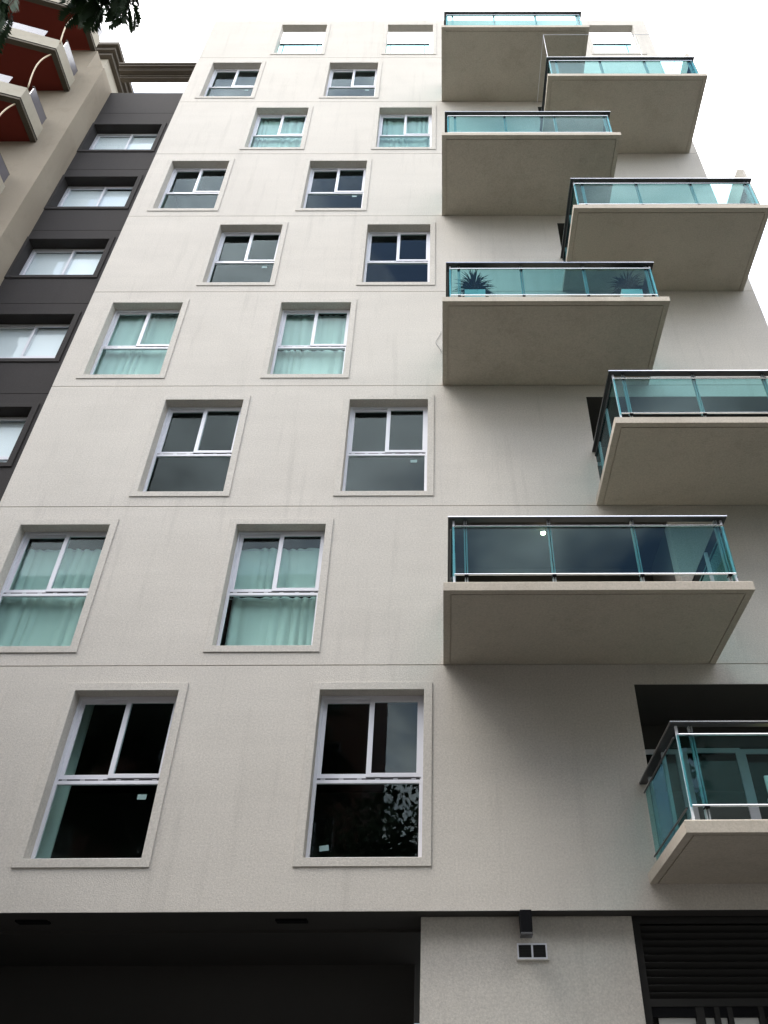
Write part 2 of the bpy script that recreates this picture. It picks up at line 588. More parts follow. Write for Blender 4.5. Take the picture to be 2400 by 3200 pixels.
# ---- windows
def window(row, x0, x1, sticker=None):
    b = base(row)
    zb, zt = b + 0.30, b + 2.43
    # outer fixed frame is the part, everything else hangs from it
    w = MB().ring(x0, x1, zb, zt, 0.034, 0.034, 0.05, 0.04, 0.165, 0.235, 'white_aluminium')
    w.box(x0 + 0.034, x1 - 0.034, 0.19, 0.234, b + 1.272, b + 1.315, 'white_aluminium')
    w = w.build('window', apt, bevel=0.004)
    MB().ring(x0 - SURR, x1 + SURR, zb - 0.10, zt + SURR, SURR, SURR, 0.10, SURR, -0.016, 0.0005, 'stucco_trim').build(
        'surround', w, bevel=0.004)
    xm = (x0 + x1) / 2 - 0.005
    gap = 0.006
    # track with drain slots
    tk = MB().box(x0 + 0.046, x1 - 0.046, 0.176, 0.1895, b + 1.283, b + 1.306, 'track_black')
    tk.box(x0 + 0.046, x1 - 0.046, 0.168, 0.1755, b + 1.276, b + 1.284, 'grey_aluminium')
    for k in range(6):
        xx = x0 + 0.12 + k * (x1 - x0 - 0.24) / 5
        tk.box(xx - 0.03, xx + 0.03, 0.172, 0.1758, b + 1.289, b + 1.300, 'grey_aluminium')
    tk.build('track', w)
    # lower fixed light
    MB().ring(x0 + 0.002, x1 - 0.002, zb + 0.002, b + 1.274, 0.046, 0.046, 0.05, 0.040, 0.158, 0.20, 'white_aluminium').build(
        'lower_frame', w, bevel=0.004)
    MB().box(x0 + 0.05, x1 - 0.05, 0.178, 0.184, zb + 0.045, b + 1.235, 'window_glass').build('pane', w)
    # left sash (behind), right sash (in front)
    for a, c, y, st in ((x0 + 0.026, xm + 0.03, 0.200, (0.060, 0.05)), (xm - 0.030, x1 - 0.026, 0.166, (0.066, 0.062))):
        s = MB().ring(a, c, b + 1.316, zt - 0.035, st[0], st[1], 0.055, 0.06, y, y + 0.030, 'white_aluminium').build(
            'sash', w, bevel=0.004)
        MB().box(a + st[0] - 0.006, c - st[1] + 0.006, y + 0.012, y + 0.018, b + 1.316 + 0.049, zt - 0.089, 'window_glass').build(
            'pane', w)
    if sticker:
        sx, sz, ang = sticker
        dx, dz = 0.055, 0.032
        ca, sa = math.cos(ang), math.sin(ang)
        cn = [(sx + ca * u - sa * v, b + sz + sa * u + ca * v) for u, v in
              ((-dx, -dz), (dx, -dz), (dx, dz), (-dx, dz))]
        st = MB()
        st.face([(p[0], 0.1765, p[1]) for p in cn], 'sticker_paper')
        st.face([(p[0], 0.1772, p[1]) for p in reversed(cn)], 'sticker_paper')
        st.build('sticker', w)
    return w


stickers = {(0, 0): (-3.73, 1.08, 0.0), (0, 1): (-1.42, 0.46, 0.12), (2, 1): (-0.48, 1.12, 0.05), (4, 0): (-3.75, 1.11, 0),
            (5, 1): (-2.04, 1.14, 0), (7, 1): (-2.06, 1.11, 0), (7, 0): (-5.40, 1.11, 0)}
for row in range(8):
    for i, (x0, x1) in enumerate(EVEN if row % 2 == 0 else ODD):
        window(row, x0, x1, stickers.get((row, i)))

# terrace openings in the parapet: surround + low glass guard behind
for (x0, x1, zb, zt) in row_holes[8]:
    MB().ring(x0 - SURR, x1 + SURR, zb - 0.10, zt + SURR, SURR, SURR, 0.10, SURR, -0.016, 0.0005, 'stucco_trim').build(
        'surround', apt, bevel=0.008)
    b = base(8)
    g = MB().box(x0 - 0.04, x1 - 0.10, 0.225, 0.285, b + 1.57, b + 1.60, 'dark_steel').build('terrace_guard', apt, bevel=0.004)
    for xx in (x0 + 0.10, x1 - 0.25):
        MB().box(xx - 0.012, xx + 0.012, 0.25, 0.275, b + 0.10, b + 1.569, 'post_paint').build('post', g)
    MB().box(x0 - 0.03, x1 - 0.11, 0.238, 0.246, b + 0.16, b + 1.56, 'rail_glass').build('glass_pane', g)


# ---- balconies
def balcony(x0, x1, row, fin=False, frame=False):
    z = base(row)
    th = 0.125
    mb = MB()
    rects = [(0, 0), (0.085, 0), (0.085, 0.014), (0.100, 0.014), (0.100, 0)]
    mat = 'slab_concrete'
    for k in range(len(rects) - 1):
        (i0, h0), (i1, h1) = rects[k], rects[k + 1]
        a = [(x0 + i0, -0.0005, z + h0), (x0 + i0, -D + i0, z + h0), (x1 - i0, -D + i0, z + h0), (x1 - i0, -0.0005, z + h0)]
        c = [(x0 + i1, -0.0005, z + h1), (x0 + i1, -D + i1, z + h1), (x1 - i1, -D + i1, z + h1), (x1 - i1, -0.0005, z + h1)]
        for q in range(3):
            mb.face([a[q], a[q + 1], c[q + 1], c[q]], mat)
    i1 = rects[-1][0]
    mb.face([(x0 + i1, -0.0005, z), (x0 + i1, -D + i1, z), (x1 - i1, -D + i1, z), (x1 - i1, -0.0005, z)], mat)
    ch = 0.012
    o = [(x0, -0.0005), (x0, -D), (x1, -D), (x1, -0.0005)]
    n = [(x0 + ch, -0.0005), (x0 + ch, -D + ch), (x1 - ch, -D + ch), (x1 - ch, -0.0005)]
    for q in range(3):
        mb.face([(*o[q], z), (*o[q + 1], z), (*o[q + 1], z + th - ch), (*o[q], z + th - ch)], mat)
        mb.face([(*o[q], z + th - ch), (*o[q + 1], z + th - ch), (*n[q + 1], z + th), (*n[q], z + th)], mat)
    mb.face([(*p, z + th) for p in n], mat)
    s = mb.build('balcony', apt)
    yf = -D + 0.06
    # handrail: flat bar along three sides
    hr = MB()
    hx0, hx1 = x0 + 0.065, x1 - 0.065 + 0.10 * 0
    hr.box(hx0, hx1, yf, yf + 0.095, z + 1.145, z + 1.170, 'handrail_shade')
    hr.box(hx0, hx0 + 0.095, yf + 0.0955, -0.002, z + 1.1452, z + 1.1698, 'handrail_shade')
    hr.box(hx1 - 0.095, hx1, yf + 0.0955, -0.002, z + 1.1452, z + 1.1698, 'handrail_shade')
    hr.build('handrail', s, bevel=0.004)
    tm = MB()  # bright strip stands in for the highlight on the rail's rounded edge
    tm.box(hx0 - 0.004, hx1 + 0.004, yf - 0.005, yf - 0.0005, z + 1.160, z + 1.173, 'steel')
    tm.box(hx0 - 0.0045, hx0 - 0.0005, yf, -0.002, z + 1.1602, z + 1.1728, 'steel')
    tm.box(hx1 + 0.0005, hx1 + 0.0045, yf, -0.002, z + 1.1602, z + 1.1728, 'steel')
    tm.build('edge_highlight', s)
    gy = yf + 0.045
    gx0, gx1 = hx0 + 0.05, hx1 - 0.05
    # round bars front
    for zz, nm in ((1.035, 'upper_bar'), (0.29, 'lower_bar')):
        MB().tube([(gx0 + 0.02, gy - 0.012, z + zz), (gx1 - 0.02, gy - 0.012, z + zz)], 0.013, 'steel', 8).build(nm, s, smooth=False)
        for gx in (gx0 - 0.014, gx1 + 0.014):
            MB().tube([(gx, gy + 0.06, z + zz), (gx, -0.03, z + zz)], 0.011, 'dark_steel', 8).build(nm, s)
    # glass
    npost = 4
    px = [x0 + 0.285 + k * (x1 - x0 - 0.285 - 0.205) / (npost - 1) for k in range(npost)]
    edges = [gx0] + [(px[k] + 0) for k in range(1, npost - 1)] + [gx1]
    for k in range(len(edges) - 1):
        MB().box(edges[k] + 0.004, edges[k + 1] - 0.004, gy, gy + 0.010, z + 0.285, z + 1.04, 'rail_glass').build('glass_pane', s)
    for gx in (gx0, gx1 - 0.010):
        MB().box(gx, gx + 0.010, gy + 0.03, -0.04, z + 0.20, z + 1.04, 'rail_glass').build('glass_pane', s)
    # posts: twin flats
    for xx in px:
        p = MB()
        for dx in (-0.021, 0.006):
            p.box(xx + dx, xx + dx + 0.014, gy + 0.016, gy + 0.066, z + th, z + 1.1445, 'post_paint')
        p.box(xx - 0.026, xx + 0.022, gy - 0.020, gy + 0.055, z + 0.268, z + 0.283, 'black_plastic')
        p.box(xx - 0.026, xx + 0.022, gy - 0.020, gy + 0.055, z + 1.044, z + 1.058, 'black_plastic')
        p.build('post', s)
    for gx in (gx0 + 0.03, gx1 - 0.03):
        for yy in (-0.98, -0.24):
            p = MB()
            for dy in (-0.021, 0.006):
                p.box(gx - 0.02, gx + 0.02, yy + dy, yy + dy + 0.014, z + th, z + 1.1447, 'post_paint')
            p.build('post', s)
    # corner uprights
    for gx in (gx0 + 0.018, gx1 - 0.018):
        MB().box(gx - 0.012, gx + 0.012, gy + 0.014, gy + 0.045, z + th, z + 1.1446, 'white_aluminium').build('corner_post', s)
    if fin:
        f = MB()
        pts = [(-0.0005, 0.1255), (-1.59, 0.1255), (-1.59, 1.81), (-1.46, 2.08), (-0.0005, 2.08)]
        xa, xb = x1 - 0.060, x1 - 0.006
        n = len(pts)
        f.face([(xa, y, z + zz) for y, zz in pts], 'stucco')
        f.face([(xb, y, z + zz) for y, zz in reversed(pts)], 'stucco')
        for k in range(n):
            k2 = (k + 1) % n
            f.face([(xa, pts[k][0], z + pts[k][1]), (xa, pts[k2][0], z + pts[k2][1]),
                    (xb, pts[k2][0], z + pts[k2][1]), (xb, pts[k][0], z + pts[k][1])], 'stucco')
        f.build('partition', s)
    if frame:
        zt = z + 2.66
        corners = [(gx0, gy), (gx1, gy)]
        for cx, cy in corners + [(px[2], gy)]:
            MB().tube([(cx, cy + 0.02, z + 1.17), (cx, cy + 0.02, zt)], 0.007, 'white_aluminium', 6).build('net_pole', s)
        MB().tube([(gx0, gy + 0.02, zt), (gx1, gy + 0.02, zt)], 0.007, 'white_aluminium', 6).build('net_bar', s)
        for cx, cy in corners:
            MB().tube([(cx, cy + 0.02, zt), (cx, -0.03, zt)], 0.007, 'white_aluminium', 6).build('net_bar', s)
    return s


def balcony_door(row, d0, d1, depth=1.05):
    """Recessed loggia door: lintel, jamb linings and three framed sliding leaves."""
    b = base(row)
    y = T + depth
    mb = MB()
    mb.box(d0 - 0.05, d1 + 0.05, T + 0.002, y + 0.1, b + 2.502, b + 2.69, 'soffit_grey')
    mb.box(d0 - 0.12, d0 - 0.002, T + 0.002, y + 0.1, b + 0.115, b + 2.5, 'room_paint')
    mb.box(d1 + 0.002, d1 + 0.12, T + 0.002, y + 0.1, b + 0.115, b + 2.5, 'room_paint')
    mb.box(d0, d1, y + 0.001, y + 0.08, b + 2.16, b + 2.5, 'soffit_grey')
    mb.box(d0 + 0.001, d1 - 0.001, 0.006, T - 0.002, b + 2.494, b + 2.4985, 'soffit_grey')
    dr = mb.build('balcony_door', apt)
    n = 4
    w = (d1 - d0) / n
    for k in range(n):
        a, c = d0 + k * w, d0 + (k + 1) * w
        yy = y + (0.0 if k % 2 else 0.04)
        lf = MB().ring(a + 0.003, c - 0.003, b + 0.125, b + 2.155, 0.075, 0.075, 0.08, 0.07, yy, yy + 0.034, 'white_aluminium').build(
            'leaf', dr, bevel=0.004)
        MB().box(a + 0.07, c - 0.07, yy + 0.014, yy + 0.020, b + 0.20, b + 2.09, 'door_glass' if row == 0 else 'window_glass').build('pane', dr)
    return dr


for row in (1, 3, 5, 7):
    balcony(*BX, row)
    balcony_door(row, 0.12, 3.50)
for row in (0, 2, 4, 6):
    balcony(RX[0] - (0.085 if row == 0 else 0), RX[1], row, fin=row >= 2, frame=row == 6)
    balcony_door(row, 2.55, 5.95)

# ---- ground storey
MB().box(-0.256, 2.14, 0.233, 0.9, 0.1195, BOT - 0.007, 'stucco').build('pier', apt, bevel=0.006)
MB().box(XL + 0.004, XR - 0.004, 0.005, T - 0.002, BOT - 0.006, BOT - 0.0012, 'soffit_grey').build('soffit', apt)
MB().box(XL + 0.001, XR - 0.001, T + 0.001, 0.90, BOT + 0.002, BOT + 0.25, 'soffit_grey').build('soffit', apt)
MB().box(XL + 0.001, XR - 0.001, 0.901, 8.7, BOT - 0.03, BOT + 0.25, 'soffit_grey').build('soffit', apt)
MB().box(XL, -0.4, 2.85, 3.05, 0.1195, BOT - 0.031, 'room_dark').build('lobby_wall', apt)
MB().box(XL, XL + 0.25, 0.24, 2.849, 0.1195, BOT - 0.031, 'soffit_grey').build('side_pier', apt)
lb = MB().ring(-6.7, -0.5, 0.13, 3.0, 0.08, 0.08, 0.08, 0.08, 2.70, 2.78, 'gate_paint').build('lobby_glazing', apt)
for k in range(3):
    MB().box(-6.6 + k * 2.04, -4.62 + k * 2.04, 2.735, 2.745, 0.22, 2.91, 'window_glass').build('pane', lb)
for xx in (-4.91, -1.93):
    MB().box(xx, xx + 0.36, 0.33, 0.47, BOT - 0.022, BOT + 0.0015, 'black_plastic').build('soffit_light', apt, bevel=0.004)

# double air vent on the pier
vz0, vz1 = 1.800 + EYE, 1.958 + EYE
v = MB().ring(0.818, 1.150, vz0, vz1, 0.016, 0.016, 0.016, 0.016, 0.215, 0.234, 'white_aluminium')
v.box(0.974, 0.994, 0.215, 0.2335, vz0 + 0.016, vz1 - 0.016, 'white_aluminium')
v.box(0.805, 1.165, 0.205, 0.234, vz0 - 0.014, vz0 - 0.001, 'stucco_trim')
v = v.build('air_vent', apt)
for a in (0.834, 0.994):
    MB().box(a, a + 0.14, 0.2305, 0.2325, vz0 + 0.016, vz1 - 0.016, 'track_black').build('mesh_screen', v)
    for k in range(8):
        zz = vz0 + 0.024 + k * 0.0155
        MB().box(a, a + 0.14, 0.222, 0.230, zz, zz + 0.005, 'gate_paint').build('slat', v)

# louvred gate at the right
g = MB()
gy = 0.30
g.box(2.141, 2.235, gy, gy + 0.07, 0.125, BOT - 0.004, 'gate_paint')
g.box(2.2355, XR - 0.21, gy + 0.002, gy + 0.068, 2.168 + EYE, BOT - 0.004, 'gate_paint')
g.box(2.2355, XR - 0.21, gy + 0.002, gy + 0.068, 1.355 + EYE, 1.428 + EYE, 'gate_paint')
for xx in (2.71, 2.91, 3.05, 3.385, 3.9, 4.4, 4.9):
    g.box(xx, xx + (0.055 if xx != 2.71 else 0.09), gy + 0.01, gy + 0.06, 0.125, 1.354 + EYE, 'gate_paint')
g.box(2.2355, XR - 0.21, gy + 0.012, gy + 0.058, 1.258 + EYE, 1.353 + EYE, 'black_plastic')
gate = g.build('louvre_gate', apt)
slat_me = None
for k in range(10):
    zz = 2.150 + EYE - k * 0.0735
    if slat_me is None:
        sl = MB()
        pts = [(0.005, 0.0), (0.0, -0.008), (0.055, -0.062), (0.060, -0.054)]
        x0, x1 = 2.236, XR - 0.21
        n = 4
        sl.face([(x0, y, q) for y, q in pts], 'gate_paint')
        sl.face([(x1, y, q) for y, q in reversed(pts)], 'gate_paint')
        for i in range(n):
            j = (i + 1) % n
            sl.face([(x0, *pts[i]), (x0, *pts[j]), (x1, *pts[j]), (x1, *pts[i])], 'gate_paint')
        o = sl.build('slat', gate)
        slat_me = o.data
        o.location = (0, gy + 0.003, zz)
    else:
        o = bpy.data.objects.new('slat', slat_me)
        COL.objects.link(o)
        o.parent = gate
        o.location = (0, gy + 0.003, zz)
MB().box(2.3, XR - 0.25, gy + 0.075, gy + 0.09, 1.435 + EYE, 2.16 + EYE, 'black_plastic').build('backing_board', gate)
for a, c in ((2.31, 2.705), (2.81, 2.905), (2.97, 3.045), (3.11, 3.38)):  # pale panels stand in for the lit interior glimpsed between the bars
    MB().box(a, c, gy + 0.062, gy + 0.074, 0.6 + EYE, 1.256 + EYE, 'glimpse_pale').build('bright_glimpse', gate)
MB().box(2.2, XR - 0.25, 0.9, 1.0, 0.125, BOT - 0.031, 'room_dark').build('store_wall', apt)

# ------------------------------------------------------------------ things on and in the building
# wall lamp on the pier
lx0, lx1 = 0.846, 0.976
lamp = empty('wall_lamp', (0.91, 0.23, 1.98 + EYE), 'black box-shaped wall lamp above the double air vent', 'lamp')
MB().box(lx0, lx1, -0.07, 0.10, 2.015 + EYE, 2.238 + EYE, 'black_plastic').build('housing', lamp, bevel=0.006)
MB().box(lx0 - 0.002, lx1 + 0.002, -0.072, 0.102, 1.985 + EYE, 2.012 + EYE, 'dark_steel').build('lower_rim', lamp, bevel=0.004)
MB().box(0.88, 0.94, 0.1005, 0.2325, 2.08 + EYE, 2.20 + EYE, 'black_plastic').build('bracket', lamp)
MB().box(lx0 + 0.02, lx1 - 0.02, -0.05, 0.08, 1.988 + EYE, 1.992 + EYE, 'smoked_glass').build('lens', lamp)

# ceiling lamp inside the loggia behind the wide balcony
cl = empty('ceiling_lamp', (1.60, 0.44, base(1) + 2.49), 'small lit ceiling lamp glowing behind the wide lowest left balcony glass', 'lamp')
mb = MB()
for k in range(12):
    pass
mb.tube([(1.59, 0.30, base(1) + 2.500), (1.59, 0.30, base(1) + 2.485)], 0.045, 'white_aluminium', 16)
mb.build('mount', cl)
mb = MB()
mb.tube([(1.59, 0.30, base(1) + 2.484), (1.59, 0.30, base(1) + 2.470), (1.59, 0.30, base(1) + 2.46)], 0.03, 'bulb_glow', 16,
        taper=[0.032, 0.028, 0.012])
mb.build('bulb', cl)


# curtains
def curtain(row, x0, x1, label, tiers, y=0.315, amp=0.024, wl=0.17, seed=1):
    b = base(row)
    rnd = random.Random(seed)
    root = empty('curtain', ((x0 + x1) / 2, y, b + tiers[-1][1]), label, 'curtain', 'curtains behind the tower windows')
    for (za, zb, a, c) in tiers:          # bottom, top, x range
        mb = MB()
        nx, nz = 72, 10
        ph = [rnd.uniform(0, 6.28) for _ in range(4)]
        drift = rnd.uniform(-0.25, 0.25)

        def pt(i, j):
            u = i / nx
            t = j / nz
            x = a + (c - a) * u
            s = x / wl * 2 * math.pi + ph[0] + 1.9 * math.sin(x * 5.3 + ph[1]) + 1.1 * math.sin(x * 11.7 + ph[3]) + drift * (1 - t) * 3
            yy = y + amp * (0.65 + 0.5 * math.sin(x * 7.1 + ph[3])) * (0.75 + 0.5 * (1 - t)) * math.sin(s) + 0.016 * math.sin(x * 5 + ph[2]) * (1 - t)
            z = za + (zb - za) * t
            if j == nz:
                z += 0.022 * abs(math.sin(s * 0.5)) + 0.010 * math.sin(x * 9 + ph[3])
            if j == 0:
                z += 0.012 * math.sin(s)
            return (x + 0.012 * math.cos(s), yy, b + z)
        sl = mb.slot('curtain_cloth')
        mb.v = [pt(i, j) for j in range(nz + 1) for i in range(nx + 1)]
        for j in range(nz):
            for i in range(nx):
                k = j * (nx + 1) + i
                mb.f.append((k, k + 1, k + nx + 2, k + nx + 1))
                mb.m.append(sl)
        mb.build('panel', root, smooth=True)
        MB().tube([(a - 0.05, y, b + zb - 0.015), (c + 0.05, y, b + zb - 0.015)], 0.008, 'white_aluminium', 6).build('rod', root)
    return root


O1, O2 = ODD
E1, E2 = EVEN
curtain(1, *O1, 'pale curtain in the third-row window cut by the left edge of the photo',
        [(1.40, 2.18, O1[0] - 0.1, O1[1] + 0.15), (0.28, 1.36, O1[0] - 0.1, O1[1] + 0.15)], seed=3)
curtain(1, *O2, 'pale curtain with darker green lower half in the window left of the lit balcony',
        [(1.40, 2.18, O2[0] - 0.1, O2[1] + 0.15), (0.32, 1.285, O2[0] + 0.06, O2[1] + 0.15)], seed=4)
curtain(3, *O1, 'pale curtain in the leftmost window of the row level with the two potted plants',
        [(1.40, 2.46, O1[0] - 0.1, O1[1] + 0.2), (0.28, 1.42, O1[0] - 0.1, O1[1] + 0.2)], seed=5)
curtain(3, *O2, 'rippled teal-looking curtain in the window left of the balcony with two potted plants',
        [(1.40, 2.42, O2[0] - 0.1, O2[1] + 0.2), (0.28, 1.335, O2[0] - 0.1, O2[1] + 0.2)], seed=6)
curtain(6, *E1, 'pale curtain in the upper curtained window nearer the dark grey wing',
        [(1.45, 2.55, E1[0] - 0.1, E1[1] + 0.2), (0.28, 1.44, E1[0] - 0.1, E1[1] + 0.2)], seed=8)
curtain(6, *E2, 'pale curtain in the upper curtained window beside the balconies',
        [(1.45, 2.55, E2[0] - 0.1, E2[1] + 0.2), (0.28, 1.44, E2[0] - 0.1, E2[1] + 0.2)], seed=9)


curtain(0, *E1, 'narrow gathered curtain at the left jamb of the lowest left dark window',
        [(0.20, 2.55, E1[0] - 0.26, E1[0] + 0.03)], y=0.62, seed=13)


# potted plants on the third balcony
def potted_plant(x, y, z, label, seed):
    rnd = random.Random(seed)
    root = empty('potted_plant', (x, y, z), label, 'plant', 'spiky plants in white pots')
    w = 0.175
    pot = MB()
    lo, hi = w * 0.86, w
    i = 0
    prof = [(lo, 0.0), (hi, 0.50), (hi, 0.53), (hi - 0.025, 0.53), (hi - 0.03, 0.47)]
    for k in range(len(prof) - 1):
        (r0, h0), (r1, h1) = prof[k], prof[k + 1]
        c = [(-1, -1), (1, -1), (1, 1), (-1, 1)]
        for q in range(4):
            q2 = (q + 1) % 4
            pot.face([(x + c[q][0] * r0, y + c[q][1] * r0, z + h0), (x + c[q2][0] * r0, y + c[q2][1] * r0, z + h0),
                      (x + c[q2][0] * r1, y + c[q2][1] * r1, z + h1), (x + c[q][0] * r1, y + c[q][1] * r1, z + h1)], 'pot_white')
    pot.face([(x - lo, y - lo, z), (x + lo, y - lo, z), (x + lo, y + lo, z), (x - lo, y + lo, z)], 'pot_white')
    r1 = hi - 0.03
    pot.face([(x - r1, y - r1, z + 0.47), (x + r1, y - r1, z + 0.47), (x + r1, y + r1, z + 0.47), (x - r1, y + r1, z + 0.47)], 'bark')
    pot.build('pot', root)
    fl = MB()
    for k in range(420):
        th = rnd.uniform(0, 2 * math.pi)
        el = rnd.uniform(-0.6, 1.5)
        ln = rnd.uniform(0.20, 0.46)
        d = Vector((math.cos(th) * math.cos(el), math.sin(th) * math.cos(el) * 0.8, math.sin(el)))
        p0 = Vector((x, y, z + 0.56 + rnd.uniform(0, 0.30)))
        side = d.cross(Vector((0, 0, 1))).normalized() * rnd.uniform(0.006, 0.011)
        p1 = p0 + d * ln * 0.55 + Vector((0, 0, 0.05))
        p2 = p0 + d * ln + Vector((0, 0, -0.10 * ln))
        fl.face([p0 - side * 0.6, p0 + side * 0.6, p1 + side, p1 - side], 'plant_green')
        fl.face([p1 - side, p1 + side, p2], 'plant_green')
    o = fl.build('foliage', root)
    st = MB().tube([(x, y, z + 0.45), (x + 0.01, y, z + 0.62)], 0.03, 'bark', 8).build('stem', root)
    return root


zb3 = base(3) + 0.125
potted_plant(0.56, -1.40, zb3, 'spiky dark plant in a white cube pot, left one behind the balcony glass', 11)
potted_plant(3.22, -1.40, zb3, 'spiky dark plant in a white cube pot, right one behind the balcony glass', 12)

# loose cable end by the planted balcony
pts = []
for k in range(14):
    t = k / 13
    pts.append((-0.02 - 0.075 * math.sin(t * math.pi) + 0.02 * math.sin(t * 9), -0.012, base(3) + 1.52 - 0.62 * t))
tag(MB().tube(pts, 0.006, 'cable_grey', 6).build('cable', smooth=True),
    'thin grey cable loop hanging on the white wall beside the planted balcony', 'cable')

# white garden chair with a patterned cushion on the lowest right balcony
cz = base(0) + 0.125
cx, cy = 4.02, -0.75
ch = empty('patio_chair', (cx, cy, cz), 'white plastic patio chair with yellow-green patterned cushion on the lowest right balcony', 'chair')
MB().box(cx - 0.27, cx + 0.27, cy - 0.26, cy + 0.24, cz + 0.41, cz + 0.44, 'chair_plastic').build('seat', ch, bevel=0.012)
bk = MB()
bk.ring(cx - 0.27, cx + 0.27, cz + 0.445, cz + 0.92, 0.05, 0.05, 0.05, 0.07, cy + 0.20, cy + 0.235, 'chair_plastic')
for k in range(4):
    xx = cx - 0.16 + k * 0.095
    bk.box(xx, xx + 0.04, cy + 0.205, cy + 0.23, cz + 0.49, cz + 0.855, 'chair_plastic')
bk.build('backrest', ch, bevel=0.008)
for sx in (-1, 1):
    MB().tube([(cx + sx * 0.29, cy + 0.20, cz + 0.62), (cx + sx * 0.30, cy - 0.02, cz + 0.66), (cx + sx * 0.30, cy - 0.22, cz + 0.64),
               (cx + sx * 0.28, cy - 0.27, cz + 0.46)], 0.022, 'chair_plastic', 8).build('armrest', ch, smooth=True)
    for sy in (-0.23, 0.21):
        MB().tube([(cx + sx * 0.25, cy + sy, cz + 0.41), (cx + sx * 0.28, cy + sy * 1.1, cz + 0.0)], 0.02, 'chair_plastic', 8).build('leg', ch)
MB().box(cx - 0.24, cx + 0.24, cy - 0.24, cy + 0.19, cz + 0.441, cz + 0.52, 'cushion_cloth').build('cushion', ch, bevel=0.03)
MB().box(cx - 0.22, cx + 0.22, cy + 0.12, cy + 0.199, cz + 0.53, cz + 0.95, 'cushion_cloth').build('back_cushion', ch, bevel=0.03)

# ------------------------------------------------------------------ dark grey wing
DY = 0.67
DX0, DX1 = -10.2, -6.995
DTOP = 24.2 + EYE
wing = empty('dark_wing', (-8.6, 3, 0), 'dark grey rendered building wing with wide recessed windows, left of the white tower', 'building')
dtops = [22.23 - 2.79 * k + EYE for k in range(7)]
dlines = [22.93 + EYE] + [19.83 - 2.79 * k + EYE for k in range(6)]
cuts = [DTOP] + dlines + [0.12]
for k in range(len(cuts) - 1):
    zt, zb = cuts[k], cuts[k + 1]
    holes = [(-9.50, -7.65, tz - 1.40, tz) for tz in dtops if zb < tz < zt]
    hb = [(h[0], h[1], max(h[2], zb + 0.02), h[3]) for h in holes]
    mb = MB()
    wall_sheet(mb, DX0, DX1, zb + (0.007 if k < len(cuts) - 2 else 0), zt - (0.007 if k else 0), DY, DY + 0.30, hb, 'dark_stucco')
    mb.build('wall_panel', wing)
    if k:
        MB().box(DX0 + 0.01, DX1, DY + 0.014, DY + 0.29, zt - 0.0068, zt + 0.0068, 'dark_stucco').build('joint', wing)
MB().box(DX0, DX1, DY + 0.301, 8, DTOP - 0.5, DTOP - 0.3, 'paving').build('roof', wing)
MB().box(DX0, DX0 + 0.2, DY + 0.301, 8, 0.12, DTOP - 0.501, 'dark_stucco').build('side_wall', wing)
for k, tz in enumerate(dtops):
    x0, x1, zb = -9.50, -7.65, tz - 1.40
    yw = DY + 0.24
    w = MB().ring(x0, x1, zb, tz, 0.05, 0.05, 0.05, 0.06, yw, yw + 0.06, 'grey_aluminium').build('window', wing, bevel=0.004)
    MB().ring(x0 - 0.11, x1 + 0.11, zb - 0.10, tz + 0.10, 0.11, 0.11, 0.10, 0.10, DY - 0.025, DY + 0.0005, 'dark_stucco').build(
        'surround', w, bevel=0.006)
    xm = (x0 + x1) / 2 + 0.05
    MB().box(x0 + 0.05, x1 - 0.05, yw - 0.008, yw + 0.04, zb + 0.30, zb + 0.335, 'white_aluminium').build('transom', w)
    for a, c, y in ((x0 + 0.04, xm + 0.03, yw + 0.028), (xm - 0.03, x1 - 0.04, yw - 0.004)):
        MB().ring(a, c, zb + 0.337, tz - 0.045, 0.05, 0.05, 0.045, 0.05, y, y + 0.026, 'white_aluminium').build('sash', w, bevel=0.003)
        MB().box(a + 0.045, c - 0.045, y + 0.010, y + 0.016, zb + 0.378, tz - 0.092, 'clear_glass').build('pane', w)
    MB().box(x0 + 0.045, x1 - 0.045, yw + 0.02, yw + 0.026, zb + 0.045, zb + 0.30, 'clear_glass').build('pane', w)
    # room behind
    rm = MB()
    rm.box(x0 - 0.4, x1 + 0.3, DY + 0.301, 3.2, tz + 0.18, tz + 0.28, 'room_dark')
    rm.box(x0 - 0.4, x1 + 0.3, DY + 0.301, 3.2, zb - 0.5, zb - 0.4, 'room_dark')
    rm.box(x0 - 0.4, x1 + 0.3, 3.2, 3.3, zb - 0.5, tz + 0.28, 'room_dark')
    rm.box(x0 - 0.5, x0 - 0.4, DY + 0.301, 3.2, zb - 0.5, tz + 0.28, 'room_dark')
    rm.build('interior', wing)
bl_names = ['topmost window', 'second window from the top', 'third window from the top', 'fourth window from the top',
            'fifth window from the top']
for k in range(5):
    tz = dtops[k]
    drop = (0.30, 0.42, 0.36, 0.28, 0.26)[k]
    bl = empty('window_blind', (-8.57, DY + 0.4, tz - 1.4), 'white blind behind the %s of the dark grey wing' % bl_names[k], 'blind',
               'white blinds in the dark wing')
    mb = MB()
    mb.box(-9.46, -7.69, DY + 0.310, DY + 0.316, tz - 1.38, tz - drop * 0.25, 'blind_white')
    mb.build('fabric', bl)
    MB().tube([(-9.48, DY + 0.345, tz - drop * 0.25 + 0.02), (-7.67, DY + 0.345, tz - drop * 0.25 + 0.02)], 0.022, 'white_aluminium', 8).build('roller', bl)

